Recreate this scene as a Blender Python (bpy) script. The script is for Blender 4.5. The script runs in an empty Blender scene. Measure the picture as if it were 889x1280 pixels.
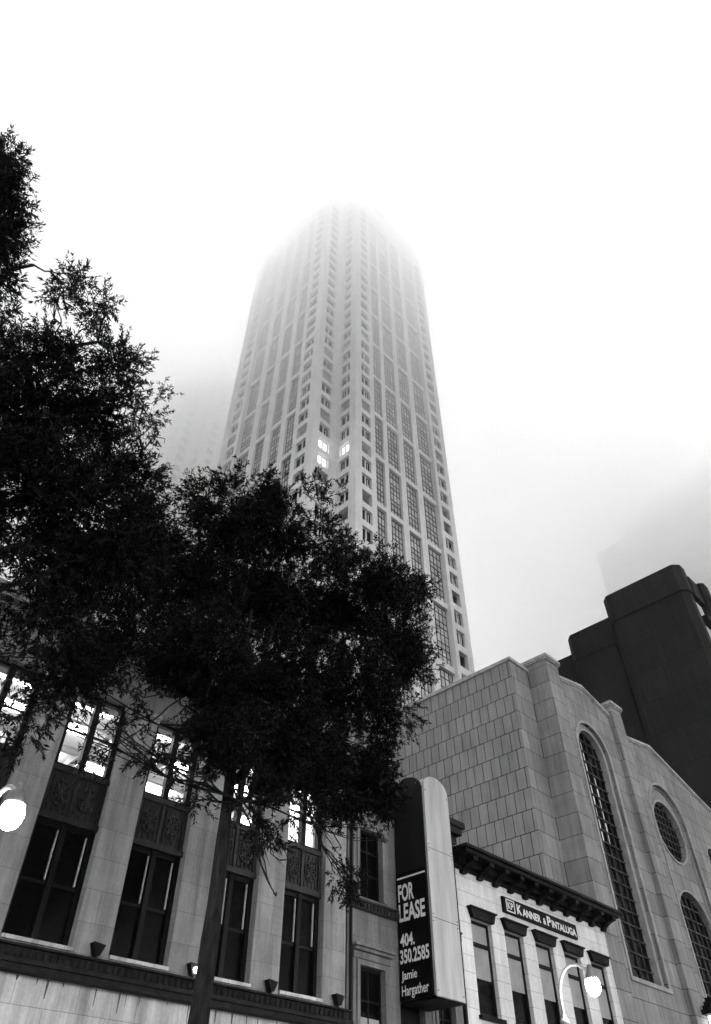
import bpy, math, random
import numpy as np
from mathutils import Matrix, Vector, Euler, noise

# Frame of the place: x runs along the street (away to the right), y runs across it
# into the buildings, z up. The photographer stands at the origin on the near pavement.
sc = bpy.context.scene
COL = sc.collection
rad = math.radians
random.seed(7)
rng = np.random.default_rng(11)
OFF = {}          # root object -> base point in the root's own (unrotated) frame

# ----------------------------------------------------------------- objects
def thing(name, label, cat, base=(0, 0, 0), rz=0.0, group=None):
    o = bpy.data.objects.new(name, None)
    COL.objects.link(o)
    o.empty_display_size = .5
    b = Vector(base)
    o.location = Matrix.Rotation(rz, 3, 'Z') @ b
    o.rotation_euler = (0, 0, rz)
    o['label'] = label
    o['category'] = cat
    if group: o['group'] = group
    OFF[o.name] = b
    return o

def rootof(o):
    while o.parent: o = o.parent
    return o

class MB:
    def __init__(s): s.v = []; s.f = []
    def add(s, vs, fs):
        n = len(s.v); s.v += [tuple(v) for v in vs]; s.f += [tuple(n + i for i in f) for f in fs]
    def quad(s, a, b, c, d): s.add([a, b, c, d], [(0, 1, 2, 3)])
    def box(s, x0, x1, y0, y1, z0, z1, m=None):
        p = [(x, y, z) for z in (z0, z1) for y in (y0, y1) for x in (x0, x1)]
        if m: p = [m(*q) for q in p]
        s.add(p, [(0, 2, 3, 1), (4, 5, 7, 6), (0, 1, 5, 4), (2, 6, 7, 3), (0, 4, 6, 2), (1, 3, 7, 5)])
    def prism(s, poly, fa, fb):
        """poly: list of 2D points; fa / fb map a 2D point to the near and far 3D face."""
        n = len(poly)
        s.add([fa(*p) for p in poly] + [fb(*p) for p in poly],
              [tuple(range(n)), tuple(range(2 * n - 1, n - 1, -1))] + [(i, (i + 1) % n, n + (i + 1) % n, n + i) for i in range(n)])
    def tube(s, pts, rs, seg=8, cap=True):
        pts = [Vector(p) for p in pts]; rings = []
        up = Vector((0, 0, 1)); n0 = len(s.v)
        t0 = (pts[1] - pts[0]).normalized()
        ref = t0.cross(up)
        if ref.length < .01: ref = t0.cross(Vector((1, 0, 0)))
        ref.normalize()
        for i, p in enumerate(pts):
            t = (pts[min(i + 1, len(pts) - 1)] - pts[max(i - 1, 0)]).normalized()
            ref = (ref - t * ref.dot(t)).normalized(); b = t.cross(ref)
            for k in range(seg):
                a = 2 * math.pi * k / seg
                s.v.append(tuple(p + (ref * math.cos(a) + b * math.sin(a)) * rs[i]))
        for i in range(len(pts) - 1):
            for k in range(seg):
                a = n0 + i * seg + k; b_ = n0 + i * seg + (k + 1) % seg
                s.f.append((a, b_, b_ + seg, a + seg))
        if cap:
            s.f.append(tuple(n0 + k for k in range(seg - 1, -1, -1)))
            s.f.append(tuple(n0 + (len(pts) - 1) * seg + k for k in range(seg)))
    def lathe(s, c, prof, seg=16):
        n0 = len(s.v)
        for r, z in prof:
            for k in range(seg):
                a = 2 * math.pi * k / seg
                s.v.append((c[0] + r * math.cos(a), c[1] + r * math.sin(a), c[2] + z))
        for i in range(len(prof) - 1):
            for k in range(seg):
                a = n0 + i * seg + k; b = n0 + i * seg + (k + 1) % seg
                s.f.append((a, b, b + seg, a + seg))
    def build(s, name, mat, parent=None, smooth=False, bevel=0, **props):
        me = bpy.data.meshes.new(name)
        off = OFF[rootof(parent).name] if parent else Vector((0, 0, 0))
        me.from_pydata([(v[0] - off.x, v[1] - off.y, v[2] - off.z) for v in s.v], [], s.f)
        me.materials.append(mat)
        if smooth: me.polygons.foreach_set('use_smooth', [True] * len(me.polygons))
        me.update()
        o = bpy.data.objects.new(name, me)
        COL.objects.link(o)
        if parent: o.parent = parent
        if bevel:
            md = o.modifiers.new('bevel', 'BEVEL'); md.width = bevel; md.segments = 2; md.limit_method = 'ANGLE'
        for k, v in props.items(): o[k] = v
        return o

def copy_tree(o, parent, dz=0, dx=0):
    c = o.copy(); COL.objects.link(c); c.parent = parent
    c.location = (o.location.x + dx, o.location.y, o.location.z + dz)
    for ch in list(o.children):
        d = ch.copy(); COL.objects.link(d); d.parent = c
    return c

def tag(o, label, cat, group=None, kind=None):
    if label: o['label'] = label
    if cat: o['category'] = cat
    if group: o['group'] = group
    if kind: o['kind'] = kind
    return o

# maps (u, w, v) -> world, w pointing out of the wall
def front(y): return lambda u, w, v: (u, y - w, v)      # wall facing the street (-y)
def side(x): return lambda u, w, v: (x - w, u, v)        # wall facing -x (u = y)

def wall(mb, m, u0, u1, v0, v1, ops, depth):
    """front sheet of a wall with rectangular openings and their reveals"""
    us = sorted({u0, u1} | {o[0] for o in ops} | {o[1] for o in ops})
    vs = sorted({v0, v1} | {o[2] for o in ops} | {o[3] for o in ops})
    for i in range(len(us) - 1):
        run = None
        for j in range(len(vs) - 1):
            cu, cv = (us[i] + us[i + 1]) / 2, (vs[j] + vs[j + 1]) / 2
            hole = any(o[0] < cu < o[1] and o[2] < cv < o[3] for o in ops)
            if hole:
                if run is not None: mb.quad(m(us[i], 0, run), m(us[i + 1], 0, run), m(us[i + 1], 0, vs[j]), m(us[i], 0, vs[j])); run = None
            elif run is None: run = vs[j]
        if run is not None: mb.quad(m(us[i], 0, run), m(us[i + 1], 0, run), m(us[i + 1], 0, v1), m(us[i], 0, v1))
    for a, b, c, d in ops:
        for p, q in (((a, c), (a, d)), ((b, d), (b, c)), ((a, d), (b, d)), ((b, c), (a, c))):
            mb.quad(m(p[0], 0, p[1]), m(q[0], 0, q[1]), m(q[0], -depth, q[1]), m(p[0], -depth, p[1]))

# --------------------------------------------------------------- materials
def newmat(name):
    m = bpy.data.materials.new(name); m.use_nodes = True
    nt = m.node_tree
    b = nt.nodes['Principled BSDF']
    return m, nt, b
def nd(nt, t, **k):
    n = nt.nodes.new(t)
    for a, v in k.items():
        if a in n.inputs.keys(): n.inputs[a].default_value = v
        else: setattr(n, a, v)
    return n
def grey(v): return (v, v, v, 1)
def mathn(nt, op, a, b=None, c=None):
    n = nt.nodes.new('ShaderNodeMath'); n.operation = op
    for i, x in enumerate((a, b, c)):
        if x is None: continue
        if isinstance(x, (int, float)): n.inputs[i].default_value = x
        else: nt.links.new(x, n.inputs[i])
    return n.outputs[0]

def uv_xz(nt, du=0.0, dz=0.0):
    """wall coordinates: (x + y, z) of the object, so the courses run round the corners"""
    tc = nd(nt, 'ShaderNodeTexCoord'); s = nd(nt, 'ShaderNodeSeparateXYZ'); c = nd(nt, 'ShaderNodeCombineXYZ')
    nt.links.new(tc.outputs['Object'], s.inputs[0])
    u = mathn(nt, 'ADD', mathn(nt, 'ADD', s.outputs[0], s.outputs[1]), du)
    nt.links.new(u, c.inputs[0]); nt.links.new(mathn(nt, 'ADD', s.outputs[2], dz), c.inputs[1])
    return tc, c.outputs[0]

def stone(name, base, bw, bh, du=0, dz=0, mortar=.012, mdark=.25, var=.12, streak=.25, offset=.5, rough=.85, bump=.35, grain=.12, squash=1.0):
    m, nt, b = newmat(name); L = nt.links.new
    tc, uv = uv_xz(nt, du, dz)
    br = nd(nt, 'ShaderNodeTexBrick', offset=offset, squash=squash)
    br.inputs['Scale'].default_value = 1; br.inputs['Brick Width'].default_value = bw; br.inputs['Row Height'].default_value = bh
    br.inputs['Mortar Size'].default_value = mortar; br.inputs['Mortar Smooth'].default_value = .3
    br.inputs['Color1'].default_value = grey(1 - var); br.inputs['Color2'].default_value = grey(1 + var); br.inputs['Mortar'].default_value = grey(mdark)
    L(uv, br.inputs['Vector'])
    # stains: broad blotches and vertical runs
    n1 = nd(nt, 'ShaderNodeTexNoise', Scale=.55, Detail=6.0, Roughness=.6); L(tc.outputs['Object'], n1.inputs['Vector'])
    mp = nd(nt, 'ShaderNodeMapping'); mp.inputs['Scale'].default_value = (2.6, 2.6, .16); L(tc.outputs['Object'], mp.inputs['Vector'])
    n2 = nd(nt, 'ShaderNodeTexNoise', Scale=1.0, Detail=5.0, Roughness=.65); L(mp.outputs[0], n2.inputs['Vector'])
    n3 = nd(nt, 'ShaderNodeTexNoise', Scale=9.0, Detail=8.0, Roughness=.7); L(tc.outputs['Object'], n3.inputs['Vector'])
    def rng_(n, lo, hi):
        r = nd(nt, 'ShaderNodeMapRange'); r.inputs['From Min'].default_value = .3; r.inputs['From Max'].default_value = .7
        r.inputs['To Min'].default_value = lo; r.inputs['To Max'].default_value = hi; L(n.outputs['Fac'], r.inputs['Value']); return r.outputs[0]
    f = mathn(nt, 'MULTIPLY', rng_(n1, 1 - streak * .7, 1 + streak * .3), rng_(n2, 1 - streak, 1 + streak * .4))
    f = mathn(nt, 'MULTIPLY', f, rng_(n3, 1 - grain, 1 + grain))
    bw_ = nd(nt, 'ShaderNodeRGBToBW'); L(br.outputs['Color'], bw_.inputs[0])
    f = mathn(nt, 'MULTIPLY', f, bw_.outputs[0]); f = mathn(nt, 'MULTIPLY', f, base)
    cc = nd(nt, 'ShaderNodeCombineXYZ')
    for i in range(3): L(f, cc.inputs[i])
    L(cc.outputs[0], b.inputs['Base Color'])
    b.inputs['Roughness'].default_value = rough; b.inputs['Specular IOR Level'].default_value = .25
    h = mathn(nt, 'ADD', mathn(nt, 'MULTIPLY', mathn(nt, 'SUBTRACT', 1.0, br.outputs['Fac']), 1.0), mathn(nt, 'MULTIPLY', n3.outputs['Fac'], .5))
    bp = nd(nt, 'ShaderNodeBump', Strength=bump, Distance=.02); L(h, bp.inputs['Height']); L(bp.outputs[0], b.inputs['Normal'])
    return m

def plain(name, base, rough=.6, var=.2, scale=3.0, metal=0.0, spec=.3, bump=.15, stretch=1.0):
    m, nt, b = newmat(name); L = nt.links.new
    tc = nd(nt, 'ShaderNodeTexCoord')
    mp = nd(nt, 'ShaderNodeMapping'); mp.inputs['Scale'].default_value = (1, 1, stretch); L(tc.outputs['Object'], mp.inputs['Vector'])
    n = nd(nt, 'ShaderNodeTexNoise', Scale=scale, Detail=6.0, Roughness=.6); L(mp.outputs[0], n.inputs['Vector'])
    r = nd(nt, 'ShaderNodeMapRange'); r.inputs['From Min'].default_value = .3; r.inputs['From Max'].default_value = .7
    r.inputs['To Min'].default_value = base * (1 - var); r.inputs['To Max'].default_value = base * (1 + var); L(n.outputs['Fac'], r.inputs['Value'])
    cc = nd(nt, 'ShaderNodeCombineXYZ')
    for i in range(3): L(r.outputs[0], cc.inputs[i])
    L(cc.outputs[0], b.inputs['Base Color'])
    b.inputs['Roughness'].default_value = rough; b.inputs['Metallic'].default_value = metal; b.inputs['Specular IOR Level'].default_value = spec
    if bump:
        bp = nd(nt, 'ShaderNodeBump', Strength=bump, Distance=.02); L(n.outputs['Fac'], bp.inputs['Height']); L(bp.outputs[0], b.inputs['Normal'])
    return m

def emit(name, v, s, back=.7):
    m, nt, b = newmat(name)
    b.inputs['Base Color'].default_value = grey(back); b.inputs['Emission Color'].default_value = grey(v); b.inputs['Emission Strength'].default_value = s
    return m

def clear_glass(name):
    m = bpy.data.materials.new(name); m.use_nodes = True; nt = m.node_tree; nt.nodes.clear()
    o = nd(nt, 'ShaderNodeOutputMaterial'); t = nd(nt, 'ShaderNodeBsdfTransparent'); g = nd(nt, 'ShaderNodeBsdfGlossy', Roughness=.03)
    t.inputs[0].default_value = grey(.92)
    fr = nd(nt, 'ShaderNodeFresnel', IOR=1.45); mx = nd(nt, 'ShaderNodeMixShader')
    nt.links.new(fr.outputs[0], mx.inputs[0]); nt.links.new(t.outputs[0], mx.inputs[1]); nt.links.new(g.outputs[0], mx.inputs[2]); nt.links.new(mx.outputs[0], o.inputs[0])
    return m

M = {}
M['limestone'] = stone('limestone', .30, 1.35, .92, dz=.1, mortar=.008, mdark=.5, var=.09, streak=.46)
M['limestone_base'] = stone('limestone_base', .56, 1.9, .78, dz=.31, mortar=.010, mdark=.5, var=.07, streak=.5)
M['townstone'] = stone('townhouse_stone', .17, 1.1, .7, mortar=.008, mdark=.6, var=.06, streak=.42)
M['whitestone'] = stone('white_masonry', .60, 1.95, .667, dz=-.38, mortar=.012, mdark=.45, var=.05, streak=.22)
M['slab'] = stone('church_slab_side', .20, .735, 1.385, du=.1, dz=-.015, mortar=.030, mdark=.08, var=.11, streak=.26, bump=.6)
M['churchstone'] = stone('church_ashlar', .21, 2.3, 1.385, du=.4, dz=-.015, mortar=.022, mdark=.12, var=.15, streak=.34, bump=.5, squash=.7)
M['trimstone'] = plain('church_trim_stone', .24, .85, .25, 1.5)
M['coping'] = plain('coping_stone', .25, .8, .35, 2.0)
M['granite'] = stone('pale_tower_granite', .58, 1.5, 1.29, mortar=.018, mdark=.7, var=.035, streak=.10, bump=.1, grain=.05)
M['ghostgranite'] = M['granite']
M['greyblock'] = plain('grey_block_wall', .16, .8, .1, .5)
M['greyglass'] = plain('grey_block_glass', .09, .3, .2, .5)
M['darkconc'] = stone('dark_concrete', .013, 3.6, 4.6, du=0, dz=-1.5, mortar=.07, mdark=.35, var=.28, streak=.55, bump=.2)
M['cast'] = plain('cast_metal_dark', .014, .5, .7, 7.0, .3, .4, .6)
M['ledge'] = plain('weathered_ledge', .011, .8, .8, 4.0, 0, .2, .6)
M['black'] = plain('black_painted_wood', .005, .6, .3, 4.0, 0, .1, .2)
M['frame'] = plain('dark_window_frame', .004, .5, .3, 5.0, 0, .12, .1)
M['glassdark'] = plain('dark_glass', .003, .15, .5, .8, 0, .03, .04)
M['glasstower'] = plain('tower_glass', .34, .15, .3, .35, 0, .5, .03)
M['glasswin'] = plain('tower_window_glass', .018, .12, .6, .4, 0, .3, .02)
M['curtain'] = plain('pale_curtain_and_glint', .45, .9, .25, 6.0, 0, .1, .2)
M['blind'] = plain('pale_roller_blind', .25, .8, .18, 1.2, 0, .2, .1)
M['clear'] = clear_glass('clear_pane')
M['room'] = plain('room_plaster', .70, .9, .06, 1.0)
M['beam'] = plain('room_beam', .32, .8, .1, 1.0)
M['panel'] = emit('fluorescent_panel', 1, 3.0)
M['lit'] = emit('lit_room', 1, .22)
M['globe'] = emit('lamp_globe', 1, 19.0)
M['lens'] = emit('floodlight_lens', 1, 6.0)
M['pole'] = plain('white_painted_pole', .34, .35, .12, 3.0, 0, .5, .05)
M['lampcap'] = plain('grey_lamp_housing', .16, .4, .2, 6.0, .3, .4, .05)
M['signmetal'] = plain('brushed_sign_metal', .33, .42, .22, 2.2, .35, .5, .05, .12)
M['signface'] = plain('black_sign_face', .004, .5, .4, 2.0, 0, .05, .02)
M['signband'] = plain('upper_sign_face', .009, .5, .5, 1.2, 0, .12, .05, .2)
M['letter'] = plain('white_lettering', .62, .6, .05, 3.0, 0, .2, 0)
M['asphalt'] = plain('asphalt', .05, .9, .3, 8.0)
M['paving'] = stone('pavement_slabs', .28, 1.2, 1.2, mortar=.01, mdark=.5)
M['ground'] = plain('ground', .25, .95, .3, .2)
M['kerb'] = plain('kerb_granite', .30, .8, .2, 5.0)
M['paint'] = plain('road_paint', .7, .7, .15, 6.0)
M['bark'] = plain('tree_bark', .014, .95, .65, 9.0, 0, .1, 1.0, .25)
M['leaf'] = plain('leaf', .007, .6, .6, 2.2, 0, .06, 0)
M['streak'] = plain('water_stain', .07, .9, .5, 6.0)

# ------------------------------------------------------------------ setting
def sheet(name, x0, x1, y0, y1, z, mat):
    mb = MB(); mb.quad((x0, y0, z), (x1, y0, z), (x1, y1, z), (x0, y1, z))
    o = mb.build(name, mat); o['kind'] = 'structure'; return o
sheet('ground', -1500, 1500, -1500, 1500, -.15, M['ground'])
sheet('road', -120, 220, 1.6, 12.6, -.13, M['asphalt'])
mb = MB(); mb.box(-120, 220, -9, 1.45, -.14, 0)
mb.build('pavement', M['paving'], kind='structure')
mb = MB(); mb.box(-120, 220, 12.75, 23.6, -.14, 0)
mb.build('pavement', M['paving'], kind='structure')
for y in (1.45, 12.6):
    mb = MB(); mb.box(-120, 220, y, y + .15, -.14, .015); mb.build('kerb', M['kerb'], kind='structure', bevel=.02)
mb = MB()
for i in range(-20, 36): mb.box(i * 6, i * 6 + 3, 7.0, 7.12, -.128, -.126)
mb.build('road_marking', M['paint'], kind='structure')

# ============================================================ main skyscraper
FP, FT = 3.87, 82.4        # storey pitch, head of one window row
def bar_grid(mb, m, u0, u1, v0, v1, cols, rows, t, w0, w1):
    for c in cols: mb.box(c - t / 2, c + t / 2, w0, w1, v0, v1, m)
    for r in rows: mb.box(u0, u1, w0, w1 + .004, r - t / 2, r + t / 2, m)

def tower_window(root, m, u0, u1, style, lit=False):
    """one punched window, head at FT: pane set back, frame, wide middle post"""
    z1, z0 = FT, FT - 2.62
    fr = MB(); d = -.55
    fr.box(u0, u1, d, d + .05, z1 - .1, z1, m); fr.box(u0, u1, d, d + .05, z0, z0 + .1, m)
    fr.box(u0, u0 + .09, d, d + .06, z0 + .1, z1 - .1, m); fr.box(u1 - .09, u1, d, d + .06, z0 + .1, z1 - .1, m)
    o = fr.build('window', M['frame'], root)
    c = (u0 + u1) / 2
    ps = MB(); ps.box(c - .11, c + .11, -.5, -.30, z0, z1, m); ps.build('post', M['granite'], o)
    pn = MB(); pn.quad(m(u0 + .05, d + .01, z0 + .05), m(u1 - .05, d + .01, z0 + .05), m(u1 - .05, d + .01, z1 - .05), m(u0 + .05, d + .01, z1 - .05))
    pn.build('pane', M['lit'] if lit else M['glasswin'], o)
    if not lit:
        cu = MB(); a = u0 + .1 if style % 2 else u1 - .5
        cu.box(a, a + (.18, .3, .34)[style], d + .02, d + .04, z0 + .1, z1 - (.2 if style < 2 else 1.3), m); cu.build('curtain', M['curtain'], o)
    return o

def glazed_bay(root, m, u0, u1, v0, v1, wg):
    fr = MB(); n = 4
    cols = [u0 + (u1 - u0) * i / n for i in range(n + 1)]
    h = (v1 - v0 + 1.0) / 3
    rows = [v0 + .06, v1 - .06]
    for k in (1, 2): rows += [v0 + h * k - 1.05, v0 + h * k + .0]
    rows += [v0 + h * k + 1.55 for k in (0, 1, 2) if v0 + h * k + 1.55 < v1]
    bar_grid(fr, m, u0, u1, v0, v1, cols, rows, .075, wg, wg + .10)
    o = fr.build('glazed_bay', M['frame'], root)
    pn = MB(); pn.quad(m(u0, wg + .02, v0), m(u1, wg + .02, v0), m(u1, wg + .02, v1), m(u0, wg + .02, v1))
    pn.build('pane', M['glasstower'], o)
    cu = MB()
    for k in range(3):
        for i in range(n):
            if random.random() < .45:
                a = cols[i] + .1; b = cols[i + 1] - .1
                z = v0 + h * k + .15
                cu.box(a, b, wg + .022, wg + .03, z, z + random.choice((1.2, 2.1, 2.4)), m)
    if cu.v: cu.build('curtain_pattern', M['curtain'], o)
    return o

def tower(root, X, Y, detail=True, top=198.0):
    """L-notched tower. X=(left face x, notch x, right x), Y=(front y, notch y, back y)"""
    xl, xn, xr = X; yf, yn, yb = Y
    mb = MB()
    K = range(-15, 28)
    def rows(): return [(FT + FP * k - 2.62, FT + FP * k) for k in K]
    G = [(81.9 + 3 * FP * k - 3 * FP + 1.0, 81.9 + 3 * FP * k) for k in range(-4, 10)]
    F, Nl, Nr, S = front(yf), front(yn), side(xn), side(xl)
    w = xr - xn
    # corner blocks of the two long faces stand proud; the middle third is set back .5 m
    cw = 4.85
    fc = [(xn + 1.55, xn + 3.75)], [(xr - 3.5, xr - 1.35)]
    for (a, b), (u0, u1) in ((fc[0][0], (xn, xn + cw)), (fc[1][0], (xr - cw + .5, xr))):
        wall(mb, F, u0, u1, 0, top, [(a, b, z0, z1) for z0, z1 in rows()], .7)
    mL, mR = xn + cw, xr - cw + .5
    fm = front(yf + .5)
    ob = [mL + .1, mL + 2.8, mL + 3.85, mL + 6.95, mL + 8.3, mL + 11.4, mL + 12.85, mR - .02]
    bays = [(ob[0], ob[1]), (ob[2], ob[3]), (ob[4], ob[5]), (ob[6], ob[7])]
    wall(mb, fm, mL, mR, 0, top, [(a, b, z0, z1) for a, b in bays for z0, z1 in G], .62)
    mb.quad((mL, yf, 0), (mL, yf + .5, 0), (mL, yf + .5, top), (mL, yf, top)); mb.quad((mR, yf, 0), (mR, yf + .5, 0), (mR, yf + .5, top), (mR, yf, top))
    # left face
    sw0, sw1 = (yn + 1.7, yn + 4.1), (yb - 4.6, yb - 2.1)
    for (a, b), (u0, u1) in ((sw0, (yn, yn + 5.1)), (sw1, (yb - 5.6, yb))):
        wall(mb, S, u0, u1, 0, top, [(a, b, z0, z1) for z0, z1 in rows()], .7)
    sm = side(xl + .5); sL, sR = yn + 5.1, yb - 5.6
    sb = [(sL + .3, sL + 3.1), (sL + 4.5, sL + 7.3), (sL + 9.0, sL + 11.8), (sL + 13.5, sR - .02)]
    wall(mb, sm, sL, sR, 0, top, [(a, b, z0, z1) for a, b in sb for z0, z1 in G], .62)
    mb.quad((xl, sL, 0), (xl + .5, sL, 0), (xl + .5, sL, top), (xl, sL, top)); mb.quad((xl, sR, 0), (xl + .5, sR, 0), (xl + .5, sR, top), (xl, sR, top))
    # re-entrant notch
    nl, nr = (xl + 1.35, xl + 3.7), (yf + 1.5, yf + 3.7)
    wall(mb, Nl, xl, xn, 0, top, [(nl[0], nl[1], z0, z1) for z0, z1 in rows()], .7)
    wall(mb, Nr, yf, yn, 0, top, [(nr[0], nr[1], z0, z1) for z0, z1 in rows()], .7)
    # back, right side, roof
    mb.quad((xr, yf, 0), (xr, yb, 0), (xr, yb, top), (xr, yf, top)); mb.quad((xl, yb, 0), (xr, yb, 0), (xr, yb, top), (xl, yb, top))
    mb.quad((xl, yn, top), (xr, yn, top), (xr, yb, top), (xl, yb, top)); mb.quad((xn, yf, top), (xr, yf, top), (xr, yn, top), (xn, yn, top))
    mb.build('wall', M['granite'], root)
    # upper stage and crown above the setback
    up = MB(); up.box(xl + 4, xr - 4, yf + 4.5, yb - 4, top, top + 9)
    up.box(xl + 8, xr - 8, yf + 8, yb - 8, top + 9, top + 15); up.build('upper_stage', M['granite'], root)
    # windows
    cols = [(F, fc[0][0]), (F, fc[1][0]), (Nl, nl), (Nr, nr), (S, sw0), (S, sw1)]
    lit = {(2, 3), (3, 3), (2, 2)} if detail else set()
    if detail:
        n = 0
        for ci, (m, (a, b)) in enumerate(cols):
            ks = range(-6 if ci == 1 else -2, 12 if ci == 5 else 13)
            protos = [tower_window(root, m, a, b, st) for st in range(3)]
            used = set()
            for k in ks:
                if (ci, k) in lit:
                    o = tower_window(root, m, a, b, 0, True); o.location.z = FP * k; o['label'] = 'window lit from inside'; n += 1; continue
                st = random.randrange(3)
                if st in used: o = copy_tree(protos[st], root, FP * k)
                else: o = protos[st]; o.location.z = FP * k; used.add(st)
                n += 1
            for st in range(3):
                if st not in used:
                    for ch in list(protos[st].children): bpy.data.objects.remove(ch)
                    bpy.data.objects.remove(protos[st])
        for m, bb in ((fm, bays), (sm, sb)):
            for a, b in bb:
                for z0, z1 in G[2:]: glazed_bay(root, m, a, b, z0, z1, -.6)
    # whatever is not one of the hundred: one mass of further windows and glazing
    rest = MB()
    for ci, (m, (a, b)) in enumerate(cols):
        ks = range(-6 if ci == 1 else -2, 12 if ci == 5 else 13)
        for k in K:
            if detail and k in ks: continue
            z1 = FT + FP * k; z0 = z1 - 2.62
            rest.quad(m(a, -.55, z0), m(b, -.55, z0), m(b, -.55, z1), m(a, -.55, z1))
    o = rest.build('window_mass', M['glasswin'], root); o['kind'] = 'stuff'
    rest = MB()
    for m, bb in ((fm, bays), (sm, sb)):
        for a, b in bb:
            for z0, z1 in (G[:2] if detail else G):
                rest.quad(m(a, -.6, z0), m(b, -.6, z0), m(b, -.6, z1), m(a, -.6, z1))
    o = rest.build('glazing_mass', M['glasstower'], root); o['kind'] = 'stuff'

t = thing('skyscraper', 'tall pale stone skyscraper with notched corner fading up into the fog', 'skyscraper', (66, 66, 0))
tower(t, (48.2, 53.6, 79.4), (52.0, 56.4, 84.2))
t = thing('skyscraper', 'faint skyscraper almost lost in fog behind the left flank of the notched tower', 'skyscraper', (72, 135, 0))
tower(t, (56.5, 62.5, 90), (119.5, 124, 152), detail=False, top=190)
lw = MB()
for i in range(4): lw.box(62.9 + i * 1.0, 63.6 + i * 1.0, 119.1, 119.4, 174.6 - i * .15, 175.1 - i * .15)
lw.build('roof_light', emit('roof_light', 1, .5), t)
# the shape looming in the cloud at right
t = thing('office_tower', 'shadowy office block looming in the fog above the dark concrete building', 'office tower', (225, 48, 0))
mb = MB(); X0 = 205
ops = [(26 + 4.6 * i, 29.4 + 4.6 * i, 6 + 4 * k, 8.4 + 4 * k) for i in range(10) for k in range(42)]
wall(mb, side(X0), 10, 75, 0, 179, ops, .5)
mb.box(X0 + .6, 260, 10, 75, 0, 179); mb.box(X0 + 3, 256, 12, 66, 179, 188); mb.box(X0 + 6, 250, 14, 54, 188, 196)
mb.build('wall', M['greyblock'], t)
gl = MB()
for a, b, c, d in ops: gl.quad((X0 + .45, a, c), (X0 + .45, b, c), (X0 + .45, b, d), (X0 + .45, a, d))
o = gl.build('window_mass', M['greyglass'], t); o['kind'] = 'stuff'

# ======================================================== dark concrete block
t = thing('concrete_building', 'dark windowless concrete office block with chamfered corners behind the church', 'office building', (100, 33, 0))
mb = MB()
def chamfer(mb, x0, x1, y0, y1, z0, z1, c):
    poly = [(x0 + c, y0), (x1 - c, y0), (x1, y0 + c), (x1, y1 - c), (x1 - c, y1), (x0 + c, y1), (x0, y1 - c), (x0, y0 + c)]
    mb.prism(poly, lambda a, b: (a, b, z0), lambda a, b: (a, b, z1))
chamfer(mb, 90, 93, 21.9, 34.0, 0, 66.2, .9)
chamfer(mb, 89.75, 93, 21.65, 34.2, 66.2, 70.9, .9)
chamfer(mb, 91.3, 99, 33.6, 42.0, 0, 63.6, .9)
chamfer(mb, 91.15, 99, 33.4, 42.1, 63.6, 68.2, .9)
mb.box(92.6, 99, 42, 50, 0, 64)
mb.box(92.8, 120, 24, 50, 0, 66)
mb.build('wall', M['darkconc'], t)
mb = MB()
for i in range(5): mb.box(92.35, 92.6, 42.6 + i * .9, 43.1 + i * .9, 58, 61.5)
mb.build('vent', M['black'], t)
for i in range(5):
    x = 93 + 5.4 * i
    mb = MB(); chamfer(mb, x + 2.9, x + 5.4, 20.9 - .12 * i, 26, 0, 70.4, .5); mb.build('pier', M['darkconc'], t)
    mb = MB(); mb.box(x + .003, x + 2.897, 21.7, 26, 66.5, 70.2); mb.box(x + .003, x + 2.897, 22.4, 26, 0, 66.5)
    for k in range(15): mb.box(x + .003, x + 2.897, 21.3, 22.4, 4.2 * k + 3.2, 4.2 * k + 4.3)
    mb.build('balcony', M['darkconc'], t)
    for k in range(10, 15):
        w = MB(); w.box(x + .15, x + 2.75, 22.3, 22.38, 4.2 * k + 4.3, 4.2 * k + 7.4); w.build('window', M['curtain'], t)  # pale curtain colour stands in for bright sky reflected by the glass

# ==================================================================== church
t = thing('church', 'pale stone church with arched lattice windows and a gabled parapet', 'church', (56, 30, 0))
WP = 22.4                       # front wall plane
mb = MB()                       # side wall and its short front return
mb.quad((41, 23.7, 0), (41, 52, 0), (41, 52, 31.8), (41, 23.7, 31.8))
mb.build('side_wall', M['slab'], t)
mb = MB(); mb.quad((41, 23.7, 0), (43.4, 23.7, 0), (43.4, 23.7, 31.8), (41, 23.7, 31.8)); mb.quad((41, 23.7, 31.8), (43.4, 23.7, 31.8), (43.4, 52, 31.8), (41, 52, 31.8))
mb.build('return_wall', M['churchstone'], t)
mb = MB(); mb.box(40.88, 43.38, 23.55, 23.95, 31.8, 32.1); mb.box(40.88, 41.3, 23.953, 52, 31.803, 32.103); mb.build('coping', M['coping'], t, bevel=.03)
for x0, x1 in ((43.4, 45.1), (53.0, 54.6), (84.0, 85.7)):
    mb = MB(); mb.box(x0, x1, 22.0, 26, 0, 32.35 if x0 < 80 else 26); mb.build('pier', M['churchstone'], t)
    if x0 > 80: continue
    mb = MB(); mb.box(x0 - .1, x1 + .1, 21.88, 26.1, 32.35, 32.5); mb.box(x0 - .16, x1 + .16, 21.8, 26.2, 32.503, 32.78); mb.build('pier_cap', M['coping'], t, bevel=.03)

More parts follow.
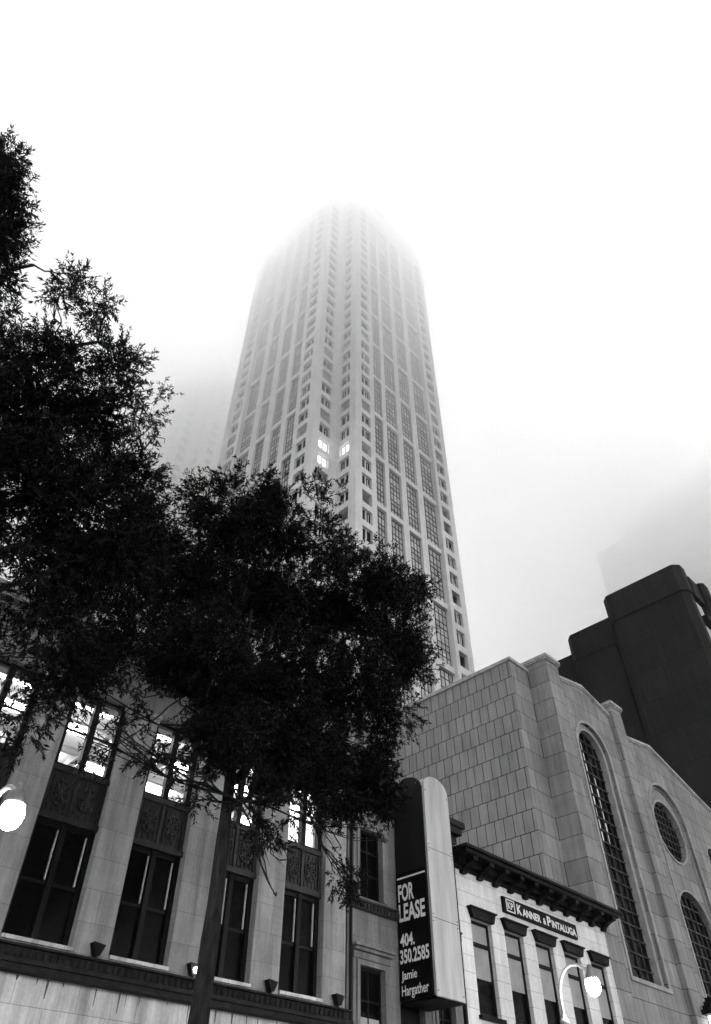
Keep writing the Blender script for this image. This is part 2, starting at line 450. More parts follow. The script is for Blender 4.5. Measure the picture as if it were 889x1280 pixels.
def gable_z(pts, x):
    for (a, za), (b, zb) in zip(pts, pts[1:]):
        if a <= x <= b: return za + (zb - za) * (x - a) / (b - a)
def arch_pts(cx, r, zs, n=20): return [(cx + r * math.cos(math.pi * i / n), zs + r * math.sin(math.pi * i / n)) for i in range(n + 1)]   # right to left
def bay_wall(mb, x0, x1, gab, holes, depth):
    """wall sheet x0..x1 under a gabled top with arched / round holes; holes: (cx, r, sill, spring), sill None = full circle"""
    N = 24; xs = {x0, x1} | {g[0] for g in gab if x0 < g[0] < x1}
    for cx, r, z0, zs in holes:
        xs |= {cx - r * math.cos(math.pi * i / N) for i in range(N + 1)}
    xs = sorted(xs)
    for a, b in zip(xs, xs[1:]):
        if b - a < 1e-5: continue
        c = (a + b) / 2; cuts = []
        for cx, r, z0, zs in holes:
            if abs(c - cx) < r:
                ha, hb = (math.sqrt(max(0, r * r - (q - cx) ** 2)) for q in (a, b))
                if z0 is None: cuts.append(((zs - ha, zs - hb), (zs + ha, zs + hb)))
                else: cuts.append(((z0, z0), (zs + ha, zs + hb)))
        cuts.sort(key=lambda q: q[0][0])
        la, lb = 0, 0
        for lo, hi in cuts:
            mb.quad((a, WP, la), (b, WP, lb), (b, WP, lo[1]), (a, WP, lo[0])); la, lb = hi
        mb.quad((a, WP, la), (b, WP, lb), (b, WP, gable_z(gab, b)), (a, WP, gable_z(gab, a)))
    for cx, r, z0, zs in holes: reveal(mb, cx, r, z0, zs, WP, WP + depth)
def outline(cx, r, z0, zs, n=24):
    if z0 is None: return [(cx + r * math.cos(2 * math.pi * i / (2 * n)), zs + r * math.sin(2 * math.pi * i / (2 * n))) for i in range(2 * n)]
    return [(cx - r, z0), (cx + r, z0)] + arch_pts(cx, r, zs, n)
def reveal(mb, cx, r, z0, zs, ya, yb):
    p = outline(cx, r, z0, zs)
    for (a, c), (b, d) in zip(p, p[1:] + p[:1]):
        mb.quad((a, ya, c), (b, ya, d), (b, yb, d), (a, yb, c))
def ring(mb, cx, r0, r1, z0, zs, ya, yb):
    a, b = outline(cx, r0, z0, zs), outline(cx, r1, z0, zs)
    n = len(a)
    for i in range(n):
        j = (i + 1) % n
        if z0 is not None and i == 0: continue
        mb.quad((a[i][0], ya, a[i][1]), (a[j][0], ya, a[j][1]), (b[j][0], ya, b[j][1]), (b[i][0], ya, b[i][1]))
        mb.quad((a[i][0], ya, a[i][1]), (a[j][0], ya, a[j][1]), (a[j][0], yb, a[j][1]), (a[i][0], yb, a[i][1]))
        mb.quad((b[i][0], ya, b[i][1]), (b[j][0], ya, b[j][1]), (b[j][0], yb, b[j][1]), (b[i][0], yb, b[i][1]))

g1 = [(45.1, 31.55), (49.1, 32.35), (53.0, 31.35)]
g2 = [(54.6, 30.15), (59.5, 31.0), (67.0, 29.1), (84.0, 24.8)]
mb = MB()
bay_wall(mb, 45.1, 53.0, g1, [(48.75, 2.3, 12.2, 26.8)], .25)
bay_wall(mb, 54.6, 84.0, g2, [(59.4, 2.95, 12.25, 24.75), (66.3, .95, 8.0, 23.6)], .3)
# plane set back inside the big mouldings, with its own holes
mb.build('wall', M['churchstone'], t)
def inset(name, cx, r, z0, zs, y, holes, mat):
    """wall inside an arched recess, pierced by the given holes"""
    mb = MB(); N = 24
    xs = {cx - r * math.cos(math.pi * i / N) for i in range(N + 1)}
    for hx, hr, h0, hs in holes: xs |= {hx - hr * math.cos(math.pi * i / N) for i in range(N + 1)}
    xs = sorted(q for q in xs if cx - r <= q <= cx + r)
    for a, b in zip(xs, xs[1:]):
        if b - a < 1e-5: continue
        c = (a + b) / 2; cuts = []
        for hx, hr, h0, hs in holes:
            if abs(c - hx) < hr:
                ha, hb = (math.sqrt(max(0, hr * hr - (q - hx) ** 2)) for q in (a, b))
                cuts.append(((hs - ha, hs - hb), (hs + ha, hs + hb)) if h0 is None else ((h0, h0), (hs + ha, hs + hb)))
        cuts.sort(key=lambda q: q[0][0]); la = lb = z0
        for lo, hi in cuts:
            mb.quad((a, y, la), (b, y, lb), (b, y, lo[1]), (a, y, lo[0])); la, lb = hi
        ta, tb = (zs + math.sqrt(max(0, r * r - (q - cx) ** 2)) for q in (a, b))
        mb.quad((a, y, la), (b, y, lb), (b, y, tb), (a, y, ta))
    for hx, hr, h0, hs in holes: reveal(mb, hx, hr, h0, hs, y, y + .35)
    return mb.build(name, mat, t)
inset('window_surround', 48.75, 2.3, 12.2, 26.8, WP + .25, [(48.75, 1.78, 12.2, 26.8)], M['trimstone'])
inset('recessed_wall', 59.4, 2.95, 12.25, 24.75, WP + .3, [(59.35, 2.3, None, 24.1), (59.4, 2.55, 12.25, 17.1)], M['churchstone'])
mb = MB()
for r0, r1, d in ((2.3, 2.5, .07), (1.782, 1.93, -.16), (2.06, 2.13, -.20)): ring(mb, 48.75, r0, r1, 12.2, 26.8, WP - d, WP + (.25 if d < 0 else 0))
ring(mb, 59.4, 2.95, 3.13, 12.25, 24.75, WP - .07, WP); ring(mb, 59.4, 2.72, 2.8, 12.25, 24.75, WP + .16, WP + .3)
ring(mb, 59.35, 2.3, 2.46, None, 24.1, WP + .2, WP + .3); ring(mb, 59.4, 2.55, 2.66, 12.25, 17.1, WP + .22, WP + .3)
ring(mb, 66.3, .95, 1.08, 8.0, 23.6, WP - .05, WP)
mb.build('moulding', M['trimstone'], t)
def lattice_window(cx, r, z0, zs, y, dx, dz, label=None, t_=.075):
    """arched or round window: clipped lattice bars in front of dark glass"""
    fr = MB(); lo = zs - r if z0 is None else z0
    n = max(2, round(2 * r / dx))
    for i in range(1, n):
        x = cx - r + 2 * r * i / n; h = math.sqrt(r * r - (x - cx) ** 2)
        a = zs - h if z0 is None else z0
        fr.box(x - t_ / 2, x + t_ / 2, y, y + .14, a, zs + h)
    z = lo + dz
    while z < zs + r - .1:
        h = r if (z0 is not None and z < zs) else math.sqrt(max(0, r * r - (z - zs) ** 2))
        fr.box(cx - h, cx + h, y - .004, y + .12, z - t_ / 2, z + t_ / 2); z += dz
    o = fr.build('window', M['lattice'], t)
    if label: o['label'] = label
    p = outline(cx, r, z0, zs); g = MB(); g.add([(a, y + .1, b) for a, b in p], [tuple(range(len(p)))])
    g.build('pane', M['glassdark'], o)
    return o
M['sky_glint'] = plain('painted_sky_glint', .62, .3, .35, 2.0)  # pale colour painted in place of sky reflected on the lattice
M['lattice'] = plain('leaded_lattice', .022, .6, .3, 4.0, .2, .3, .1)
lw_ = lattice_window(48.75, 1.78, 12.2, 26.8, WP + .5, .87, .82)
for c in range(3):            # pale strips near the head: sky reflections painted in, not separate panes
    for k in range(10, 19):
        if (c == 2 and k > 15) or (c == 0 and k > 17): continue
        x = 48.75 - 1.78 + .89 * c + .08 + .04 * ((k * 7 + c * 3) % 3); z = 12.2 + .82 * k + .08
        g = MB(); g.box(x, x + .17 + .03 * ((k + c) % 3), WP + .585, WP + .595, z, z + .62); g.build('pane', M['sky_glint'], lw_)
lattice_window(59.35, 2.3, None, 24.1, WP + .58, .6, .6, 'round rose window')
lattice_window(59.4, 2.55, 12.25, 17.1, WP + .58, .8, .8)
lattice_window(66.3, .95, 8.0, 23.6, WP + .25, .6, .8)
mb = MB(); mb.box(46.2, 51.3, WP - .1, WP + .5, 11.95, 12.197); mb.build('window_sill', M['trimstone'], t, bevel=.02)
mb = MB()
for g in (g1, g2):
    for (a, za), (b, zb) in zip(g, g[1:]):
        for dy, dz0, dz1 in ((-.08, 0, .12), (-.16, .123, .36)):
            mb.prism([(a, za + dz0), (b, zb + dz0), (b, zb + dz1), (a, za + dz1)], lambda u, v, q=dy: (u, WP + q, v), lambda u, v: (u, WP + 1.2, v))
mb.build('coping', M['coping'], t)
mb = MB()                      # body behind the parapet
mb.box(43.4, 84, 26.1, 52, 0, 24.5); mb.box(45.1, 53, WP + 1.0, 26.1, 29, 31.2); mb.box(54.6, 67, WP + 1.0, 26.1, 24.5, 27.9)
mb.quad((84, 22.4, 0), (84, 52, 0), (84, 52, 24), (84, 22.4, 24))
mb.build('nave_body', M['churchstone'], t)
# stepped signboard hung at the church door (bottom right of the photo)
t = thing('hanging_sign', 'small dark stepped signboard with a white lit panel in front of the church', 'sign', (54.9, 21.6, 0))
mb = MB()
for i in range(4): mb.box(53.5 + .35 * i, 58 - .3 * i, 21.2 + .06 * i, 21.8, 11.15 + .26 * i, 11.4 + .26 * i)
mb.build('cap', M['black'], t)
mb = MB(); mb.box(54.1, 57.4, 21.25, 21.7, 9.3, 11.147); mb.build('panel', emit('sign_panel', .8, .7), t)
mb = MB(); mb.box(54.9, 55.1, 21.7, 22.4, 10.8, 11.0); mb.box(54.9, 55.1, 21.7, 22.4, 9.5, 9.7); mb.build('bracket', M['black'], t)

# ============================================== white building with the plaque
t = thing('white_building', 'white masonry building with black bracketed cornice and five tall sash windows', 'building', (36.5, 22, 0))
wx = [30.5 + 2.657 * i for i in range(5)]
mb = MB()
ops = [(x, x + 1.6, 8.2, 11.98) for x in wx] + [(x, x + 1.6, 2.9, 6.4) for x in wx]
wall(mb, front(22.0), 29.6, 43.4, 0, 14.3, ops, .32)
mb.quad((29.6, 22, 0), (29.6, 34, 0), (29.6, 34, 14.3), (29.6, 22, 14.3)); mb.quad((43.4, 22, 0), (43.4, 23.69, 0), (43.4, 23.69, 14.3), (43.4, 22, 14.3))
mb.quad((29.6, 22, 14.3), (43.39, 22, 14.3), (43.39, 23.6, 14.3), (29.6, 23.6, 14.3)); mb.quad((29.6, 23.6, 14.3), (40.9, 23.6, 14.3), (40.9, 34, 14.3), (29.6, 34, 14.3))
mb.build('wall', M['whitestone'], t)
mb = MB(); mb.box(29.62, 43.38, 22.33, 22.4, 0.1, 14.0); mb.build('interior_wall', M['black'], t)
for row in (0, 1):
    for i, x in enumerate(wx):
        dz = -5.3 * row
        if row: z0, z1 = 2.9, 6.4
        else: z0, z1 = 8.2, 11.98
        fr = MB(); y = 22.2
        fr.box(x, x + .13, y, y + .1, z0, z1); fr.box(x + 1.47, x + 1.6, y, y + .1, z0, z1)
        fr.box(x + .13, x + 1.47, y, y + .1, z1 - .12, z1); fr.box(x + .13, x + 1.47, y - .03, y + .09, z1 - 1.06, z1 - .9)
        fr.box(x + .13, x + 1.47, y, y + .1, z0, z0 + .14)
        w = fr.build('window', M['black'], t)
        bl = MB(); bl.box(x + .13, x + 1.47, y + .05, y + .06, z1 - .9, z1 - .12)
        drop = (2.32, 2.4, 2.36, 2.3, 2.42)[i]
        bl.box(x + .13, x + 1.47, y + .05, y + .06, z1 - drop, z1 - 1.06); bl.build('blind', M['blind'], w)
        gp = MB(); gp.box(x + .13, x + 1.47, y + .07, y + .08, z0 + .14, z1 - drop); gp.build('pane', M['glassdark'], w)
        hd = MB()
        hd.prism([(x - .02, z1 + .005), (x + 1.62, z1 + .005), (x + 1.80, z1 + .40), (x - .2, z1 + .40)], lambda u, v: (u, 21.80, v), lambda u, v: (u, 21.995, v))
        hd.box(x - .24, x + 1.84, 21.72, 21.995, z1 + .403, z1 + .47); hd.build('window_hood', M['blacksoft'] if 'blacksoft' in M else M['black'], t)
        sl = MB(); sl.box(x - .1, x + 1.7, 21.82, 21.997, z0 - .16, z0 - .003); sl.build('window_sill', M['black'], t)
mb = MB(); mb.box(29.3, 43.68, 20.98, 22.4, 14.42, 14.62); mb.box(29.2, 43.78, 20.85, 22.4, 14.623, 14.78); mb.box(29.45, 43.5, 21.55, 22.4, 14.15, 14.417)
mb.box(29.5, 43.45, 21.85, 22.4, 13.98, 14.147)
co = mb.build('cornice', M['black'], t, bevel=.02)
for i in range(11):
    x = 29.95 + 1.302 * i
    b = MB(); prof = [(21.98, 13.80), (21.98, 14.41), (21.05, 14.41), (21.08, 14.25), (21.45, 14.15), (21.72, 13.98), (21.80, 13.80)]
    b.prism([(p[0], p[1]) for p in prof], lambda u, v, q=x: (q, u, v), lambda u, v, q=x: (q + .34, u, v))
    b.build('bracket', M['black'], co)

def text(s, parent, name, m, u0, u1, v0, v1, mat, bold=.02, desc=False):
    """lettering fitted to the box u0..u1, v0..v1 of a wall map m"""
    cu = bpy.data.curves.new('lettering', 'FONT'); cu.body = s; cu.offset = bold; cu.resolution_u = 3
    ob = bpy.data.objects.new('tmp', cu); COL.objects.link(ob)
    bpy.context.view_layer.update()
    me = bpy.data.meshes.new_from_object(ob.evaluated_get(bpy.context.evaluated_depsgraph_get()))
    bpy.data.objects.remove(ob)
    co = [v.co.copy() for v in me.vertices]
    a, b = min(c.x for c in co), max(c.x for c in co); c0, d = min(c.y for c in co), max(c.y for c in co)
    mb = MB(); F = [tuple(p.vertices) for p in me.polygons]
    mb.add([m(u0 + (c.x - a) / (b - a) * (u1 - u0), .012, v0 + (c.y - c0) / (d - c0) * (v1 - v0)) for c in co], F)
    bpy.data.meshes.remove(me)
    return mb.build(name, mat, parent)

# plaque
t = thing('wall_sign', 'long black plaque with white lettering under the cornice of the white building', 'sign', (36.6, 21.9, 13.1))
mb = MB(); mb.box(33.2, 40.0, 21.86, 21.99, 12.78, 13.5); mb.build('board', M['signface'], t, bevel=.01)
ms = front(21.855); mb = MB()
for b in ((33.42, 34.14, .0, .05), (33.42, 34.14, .52, .57)): mb.box(b[0], b[1], 21.835, 21.857, 12.85 + b[2], 12.85 + b[3])
for b in (33.42, 34.09): mb.box(b, b + .05, 21.835, 21.857, 12.903, 13.367)
text('K', t, 'lettering', ms, 33.53, 33.78, 12.98, 13.3, M['letter'], .03)
text('P', t, 'lettering', ms, 33.8, 34.02, 12.98, 13.3, M['letter'], .03)
mb.build('monogram_frame', M['letter'], t)
for s, a, b, h in (('K', 34.32, 34.74, .46), ('ANNER', 34.80, 36.46, .36), ('&', 36.66, 36.93, .30), ('P', 37.05, 37.42, .46), ('INTALUGA', 37.48, 39.86, .36)):
    text(s, t, 'lettering', ms, a, b, 12.90, 12.90 + h, M['letter'], .035)

# ============================================================ blade sign
t = thing('blade_sign', 'tall box sign for lease with rounded tops, black lettered side and bright metal front', 'sign', (26.1, 21.0, 8))
xs0, xs1, yf, yb, zb, zs = 25.3, 27.06, 20.15, 21.99, 7.95, 16.05
def archpoly(a, b, zs, rise, z0, n=16):
    c, r = (a + b) / 2, (b - a) / 2
    return [(a, z0), (b, z0)] + [(c + r * math.cos(math.pi * i / n), zs + rise * math.sin(math.pi * i / n)) for i in range(n + 1)]
mb = MB(); mb.prism(archpoly(yf + .16, yb - .02, zs, .66, zb), lambda u, v: (xs0, u, v), lambda u, v: (xs0 + .12, u, v)); mb.build('side_panel', M['signband'], t)
mb = MB(); mb.box(xs0 - .01, xs0 - .002, yf + .2, yb - .04, zb + .02, 12.6); mb.build('text_panel', M['signface'], t)
mb = MB(); mb.prism(archpoly(xs0 + .02, xs1, zs, .66, zb), lambda u, v: (u, yf, v), lambda u, v: (u, yf + .12, v)); mb.build('front_panel', M['signmetal'], t)
mb = MB(); mb.prism(archpoly(yf + .16, yb - .02, zs, .66, zb), lambda u, v: (xs1 - .12, u, v), lambda u, v: (xs1 - .003, u, v)); mb.build('side_panel', M['signband'], t)
mb = MB(); mb.box(xs0 + .05, xs0 + .15, yf + .05, yf + .16, zb, zs + .1); mb.box(xs0 + .12, xs1 - .12, yf + .12, yb - .1, zb + .06, zs - .1); mb.build('core', M['black'], t)
mb = MB(); mb.tube([(xs1 + .03, yf + .1, zb), (xs1 + .03, yf + .1, zs)], [.035, .035], 6); mb.tube([(xs0, yf + .02, zb - .02), (xs1, yf + .02, zb - .02)], [.03, .03], 6); mb.build('base_frame', M['signmetal'], t)
mb = MB(); mb.box(xs0 + .06, xs1 - .03, yf + .06, yb, zb - .1, zb - .003); mb.build('base_plate', M['signface'], t)
mb = MB()
for k in range(60):
    x = xs0 + .1 + abs(random.gauss(0, .14)); y = yf + .1 + abs(random.gauss(0, .14)); z = zs + .1 + random.random() * .28
    a = random.random() * 6.28; l = .12
    mb.tube([(x - l * math.cos(a), y - l * math.sin(a), z - .03), (x + l * math.cos(a), y + l * math.sin(a), z + .05)], [.012, .006], 4)
mb.build('pale_strands', M['letter'], t)  # short pale strands scattered at the top where side and front meet
mt = lambda u, w, v: (xs0 - .012 - w, u, v)
mb = MB(); mb.box(xs0 - .03, xs0 - .011, 20.36, 21.92, 12.37, 12.43); mb.build('rule_line', M['letter'], t)
for s, a, b, z0, z1 in (('FOR', 21.88, 21.02, 11.47, 12.16), ('LEASE', 21.88, 20.46, 10.70, 11.39), ('404.', 21.86, 21.10, 9.79, 10.27),
                        ('350.2585', 21.90, 20.38, 9.19, 9.70), ('Jamie', 21.86, 21.06, 8.55, 8.95), ('Hargather', 21.87, 20.50, 7.99, 8.45)):
    text(s, t, 'lettering', mt, a, b, z0, z1, M['letter'], .012 if s[0] in 'JH' else .028)
mb = MB()
for z in (10.62, 13.35): mb.box(xs0 + .03, xs1 - .01, yf - .004, yf - .001, z, z + .018)
mb.build('seam', M['frame'], t)
for z in (8.1, 10.5, 10.75, 13.25, 13.5, 15.9):
    for x in (xs0 + .1, xs1 - .1):
        b = MB(); b.tube([(x, yf - .018, z), (x, yf + .002, z)], [.022, .026], 8); b.build('bolt', M['frame'], t)
mb = MB(); mb.tube([(xs1 - .3, yb - .3, zs), (xs1 + .3, yb - .1, zs + .35), (xs1 + 1.0, 22.0, zs - .3)], [.012] * 3, 5); mb.build('cable', M['black'], t)
mb = MB()                       # fixing brackets to the wall behind
for z in (9.0, 12.0, 15.0): mb.box(xs0 + .4, xs1 - .4, yb - .1, 22.02, z, z + .15)
mb.build('bracket', M['black'], t)

# ==================================================== narrow stone townhouse
t = thing('townhouse', 'narrow old grey stone house with pedimented windows behind the blade sign', 'house', (26, 22, 0))
wc = [(23.0, 24.42), (25.35, 26.85), (27.6, 28.75)]
ops = [(a, b, 11.3, 14.05) for a, b in wc] + [(a, b, 5.4, 8.85) for a, b in wc]
mb = MB(); wall(mb, front(22.05), 22.36, 29.5, 0, 15.9, ops, .3)
mb.quad((22.36, 22.05, 0), (22.36, 33, 0), (22.36, 33, 15.9), (22.36, 22.05, 15.9)); mb.quad((29.5, 22.05, 0), (29.5, 33, 0), (29.5, 33, 15.9), (29.5, 22.05, 15.9))
mb.quad((22.36, 22.05, 15.9), (29.5, 22.05, 15.9), (29.5, 33, 15.9), (22.36, 33, 15.9)); mb.build('wall', M['townstone'], t)
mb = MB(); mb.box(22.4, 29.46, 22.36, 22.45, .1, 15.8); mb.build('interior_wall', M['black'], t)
for r, (z0, z1) in enumerate(((11.3, 14.05), (5.4, 8.85))):
    for a, b in wc:
        mb = MB()
        if a > 25 and b < 27: continue
        for q0, q1, d in ((.0, .16, .10), (.16, .34, .04)):
            mb.box(a - q1, a - q0 - .002, 22.05 - d, 22.048, z0, z1 + q1); mb.box(b + q0 + .002, b + q1, 22.05 - d, 22.048, z0, z1 + q1)
            mb.box(a - q0 - .001, b + q0 + .001, 22.05 - d - .003, 22.046, z1 + q0 + .002, z1 + q1)
        su = mb.build('window_surround', M['townstone'], t)
        fr = MB(); y = 22.22
        fr.box(a, a + .09, y, y + .08, z0, z1); fr.box(b - .09, b, y, y + .08, z0, z1); fr.box(a + .09, b - .09, y, y + .08, z1 - .1, z1); fr.box(a + .09, b - .09, y, y + .08, z0, z0 + .1)
        c = (a + b) / 2; fr.box(c - .03, c + .03, y + .01, y + .07, z0 + .1, z1 - .1)
        for q in (.34, .68): fr.box(a + .09, b - .09, y + .005, y + .075, z0 + (z1 - z0) * q, z0 + (z1 - z0) * q + .06)
        w = fr.build('window', M['frame'], t)
        gp = MB(); gp.box(a + .05, b - .05, y + .05, y + .06, z0 + .05, z1 - .05); gp.build('pane', M['glassdark'], w)
        cu_ = MB(); cu_.box(a + .1, b - .1, y + .03, y + .045, z0 + .12, z0 + .45 if r == 0 else z1 - 1.6); 
        if r: cu_.build('blind', M['blind'], w)
mb = MB()
for a, b in ((22.38, 25.2), (27.2, 29.48)):
  mb = MB(); mb.box(a, b, 21.86, 22.048, 10.78, 11.05); mb.box(a, b, 21.78, 22.048, 11.053, 11.13)
  for i in range(34):
    if not a < 22.5 + .205 * i < b: continue
    mb.tube([(22.5 + .205 * i, 21.84, 10.82), (22.5 + .205 * i, 21.80, 11.02)], [.07, .05], 6)
  mb.build('sill_band', M['cast'], t)
for a, b in wc[::2]:
    mb = MB(); mb.box(a - .45, b + .45, 21.72, 22.048, 9.42, 9.52); mb.box(a - .36, b + .36, 21.82, 22.048, 9.3, 9.417); mb.box(a - .34, b + .34, 21.95, 22.048, 9.05, 9.297)
    mb.build('pediment', M['townstone'], t, bevel=.02)
mb = MB(); 
for a, b in ((22.3, 25.2), (27.2, 29.75)): mb.box(a, b, 21.45, 22.3, 15.35, 15.65); mb.box(a, b + (.1 if b > 28 else 0), 21.3, 22.3, 15.653, 15.95); mb.box(a + .06, b - .1, 21.75, 22.3, 15.0, 15.347)
mb.box(25.2, 27.2, 22.0, 22.3, 15.0, 15.95)
mb.build('cornice', M['ledge'], t, bevel=.03)
for xq in (22.5,):
    mb = MB(); mb.tube([(xq, 21.98, 0), (xq, 21.98, 15.0)], [.06, .06], 8); mb.build('downpipe', M['frame'], t)
mb = MB(); mb.box(29.36, 29.5, 21.9, 22.045, 0, 14.95); mb.build('downpipe', M['frame'], t)

# ============================================== pilastered commercial building
RA = -rad(3.25); D = 23.23
t = thing('office_building', 'old limestone office building with dark window bays between tall pilasters and lit upper rooms', 'office building', (8, D, 0), RA)
UL, UR = -12.0, 20.95
bays = [(4.745 + 3.275 * i, 4.745 + 3.275 * i + 2.1) for i in range(-5, 0)] + [(4.745, 6.88), (8.02, 10.15), (11.36, 13.42), (14.62, 16.62), (17.85, 19.82)]
edges = [UL] + [e for b in bays for e in b] + [UR]
for a, b in zip(edges[::2], edges[1::2]):
    mb = MB(); mb.box(a, b, D, D + .9, 7.35, 15.35); mb.build('pilaster', M['limestone'], t, bevel=.025)
for a, b in zip(edges[::2], edges[1::2]):
    mb = MB(); mb.box(a - .04, b + .04, D - .06, D + .8, 15.0, 15.2); mb.box(a - .09, b + .09, D - .12, D + .8, 15.203, 15.36)
    mb.build('capital', M['limestone'], t, bevel=.02)
mb = MB(); mb.box(UL, UR, D + .1, D + .9, 0, 6.62); mb.build('base_wall', M['limestone_base'], t)
mb = MB()
rs = random.Random(3)
for i in range(40):           # runs of dirt washed down from the ledge
    u = UL + 7 + i * .62 + rs.uniform(-.3, .3); w = rs.uniform(.012, .05); l = rs.uniform(.08, .5)
    mb.quad((u - w, D + .096, 6.6), (u + w, D + .096, 6.6), (u + w * .3, D + .096, 6.6 - l), (u - w * .4, D + .096, 6.6 - l))
mb.build('stain', M['streak'], t)
mb = MB()
mb.box(UL, UR + .05, D - .30, D + .9, 6.62, 6.78); mb.box(UL, UR + .08, D - .38, D + .9, 6.783, 6.9); mb.box(UL, UR + .03, D - .22, D + .9, 6.903, 7.18); mb.box(UL, UR + .06, D - .34, D + .9, 7.183, 7.25)
for i in range(150): mb.tube([(UL + .2 + .218 * i, D - .22, 6.95), (UL + .2 + .218 * i, D - .25, 7.15)], [.075, .06], 6)
mb.build('ledge', M['ledge'], t, bevel=.01)
mb = MB(); mb.box(UL, UR, D - .02, D + .9, 7.253, 7.347); mb.build('plinth', M['limestone'], t)
for i, (a, b) in enumerate(bays):
    mb = MB(); mb.box(a, b, D - .1, D + .75, 7.353, 7.46); mb.build('window_sill', M['limestone_base'], t, bevel=.015)
    fr = MB(); y = D + .42; c = (a + b) / 2; z0, z1 = 7.46, 10.82
    fr.box(a, a + .16, y - .1, y + .1, z0, z1); fr.box(b - .16, b, y - .1, y + .1, z0, z1); fr.box(c - .09, c + .09, y - .12, y + .08, z0, z1)
    fr.box(a, b, y - .06, y + .104, z1 - .16, z1 - .003); fr.box(a + .16, b - .16, y - .02, y + .06, 9.02, 9.12); fr.box(a + .16, b - .16, y - .02, y + .06, z0 + .002, z0 + .14)
    w = fr.build('window', M['frame'], t)
    gp = MB(); gp.box(a + .1, b - .1, y + .02, y + .03, z0 + .05, z1 - .05); gp.build('pane', M['glassdark'], w)
    tb = MB()
    for q in (c - .14, b - .22): tb.box(q - .035, q + .0, y - .05, y + .015, 9.15, 10.62)
    tb.build('curtain', M['curtain'], w)
    # cast spandrel with raised frame, ribs and a central rosette
    sp = MB(); ys = D + .30
    sp.box(a, b, ys, ys + .2, 10.82, 12.55); sp.box(a, b, ys - .12, ys - .002, 10.823, 11.0); sp.box(a, b, ys - .10, ys - .002, 12.38, 12.55)
    for q in (a + .04, c - .06, b - .16): sp.box(q, q + .12, ys - .07, ys - .003, 11.0, 12.38)
    for s0 in (a + .16, c + .06):
        wd = (b - a) / 2 - .24
        for k in range(4): sp.box(s0 + .08 + wd * k / 4, s0 + .12 + wd * k / 4, ys - .045, ys - .004, 11.1, 12.28)
        cx, cz = s0 + wd / 2, 11.7
        for rr in (.18, .30):
            pts = [(cx + rr * math.cos(j * .5236), ys - .05, cz + rr * 1.3 * math.sin(j * .5236)) for j in range(13)]
            sp.tube(pts, [.035] * 13, 5, False)
        for j in range(8):
            an = j * .7854
            sp.tube([(cx, ys - .04, cz), (cx + .26 * math.cos(an), ys - .06, cz + .36 * math.sin(an))], [.03, .05], 5)
    sp.build('spandrel_panel', M['cast'], t)
    # upper window, room lit behind
    fr = MB(); z0, z1 = 12.55, 15.36; y = D + .42
    fr.box(a, a + .2, y - .12, y + .1, z0, z1); fr.box(b - .2, b, y - .12, y + .1, z0, z1); fr.box(c - .11, c + .11, y - .14, y + .08, z0, z1)
    fr.box(a, b, y - .06, y + .104, z1 - .12, z1 - .003); fr.box(a + .2, b - .2, y - .02, y + .05, 13.88, 13.95); fr.box(a, b, y - .08, y + .106, z0 + .002, z0 + .12)
    w = fr.build('window', M['frame'], t)
    gp = MB(); gp.quad((a + .15, y + .02, z0), (b - .15, y + .02, z0), (b - .15, y + .02, z1), (a + .15, y + .02, z1)); gp.build('pane', M['clear'], w)
mb = MB()                      # frieze, cornice, parapet
mb.box(UL, UR, D + .05, D + 1.2, 15.36, 16.9); mb.box(UL, UR + .2, D - .25, D + 1.2, 16.903, 17.15); mb.box(UL, UR + .4, D - .6, D + 1.2, 17.153, 17.5); mb.box(UL, UR, D + .1, D + 1.2, 17.503, 18.2)
mb.build('cornice', M['townstone'], t, bevel=.03)
mb = MB(); mb.box(UL, UR, D + 1.2, D + 16, 0, 12.3); mb.box(UL, UR, D + 8.5, D + 16, 12.3, 18.0); mb.box(UL, UR, D + 1.2, D + 8.49, 15.7, 17.9)
mb.quad((UR, D + .9, 12.3), (UR, D + 8.5, 12.3), (UR, D + 8.5, 17.9), (UR, D + .9, 17.9)); mb.quad((UL, D + .9, 12.3), (UL, D + 8.5, 12.3), (UL, D + 8.5, 17.9), (UL, D + .9, 17.9))
mb.build('wall', M['limestone'], t)
mb = MB(); mb.quad((UL + .1, D + .8, 15.6), (UR - .1, D + .8, 15.6), (UR - .1, D + 8.4, 15.6), (UL + .1, D + 8.4, 15.6))
mb.quad((UL + .1, D + 8.4, 12.35), (UR - .1, D + 8.4, 12.35), (UR - .1, D + 8.4, 15.6), (UL + .1, D + 8.4, 15.6))
mb.quad((UR - .12, D + .9, 12.35), (UR - .12, D + 8.4, 12.35), (UR - .12, D + 8.4, 15.6), (UR - .12, D + .9, 15.6))
mb.build('room_ceiling', M['room'], t)
mb = MB()
for i in range(12): mb.box(UL + .6 + 2.75 * i, UL + .85 + 2.75 * i, D + .85, D + 8.3, 15.3, 15.597)
for y in (D + 2.4, D + 5.0): mb.box(UL + .2, UR - .2, y, y + .22, 15.38, 15.593)
mb.build('ceiling_beam', M['beam'], t)
for i in range(12):
    for y in (D + 1.2, D + 3.2, D + 5.8):
        if i < 5: continue
        l = MB(); l.box(UL + 1.2 + 2.75 * i, UL + 2.9 + 2.75 * i, y, y + .5, 15.5, 15.58); l.build('ceiling_light', M['panel'], t)

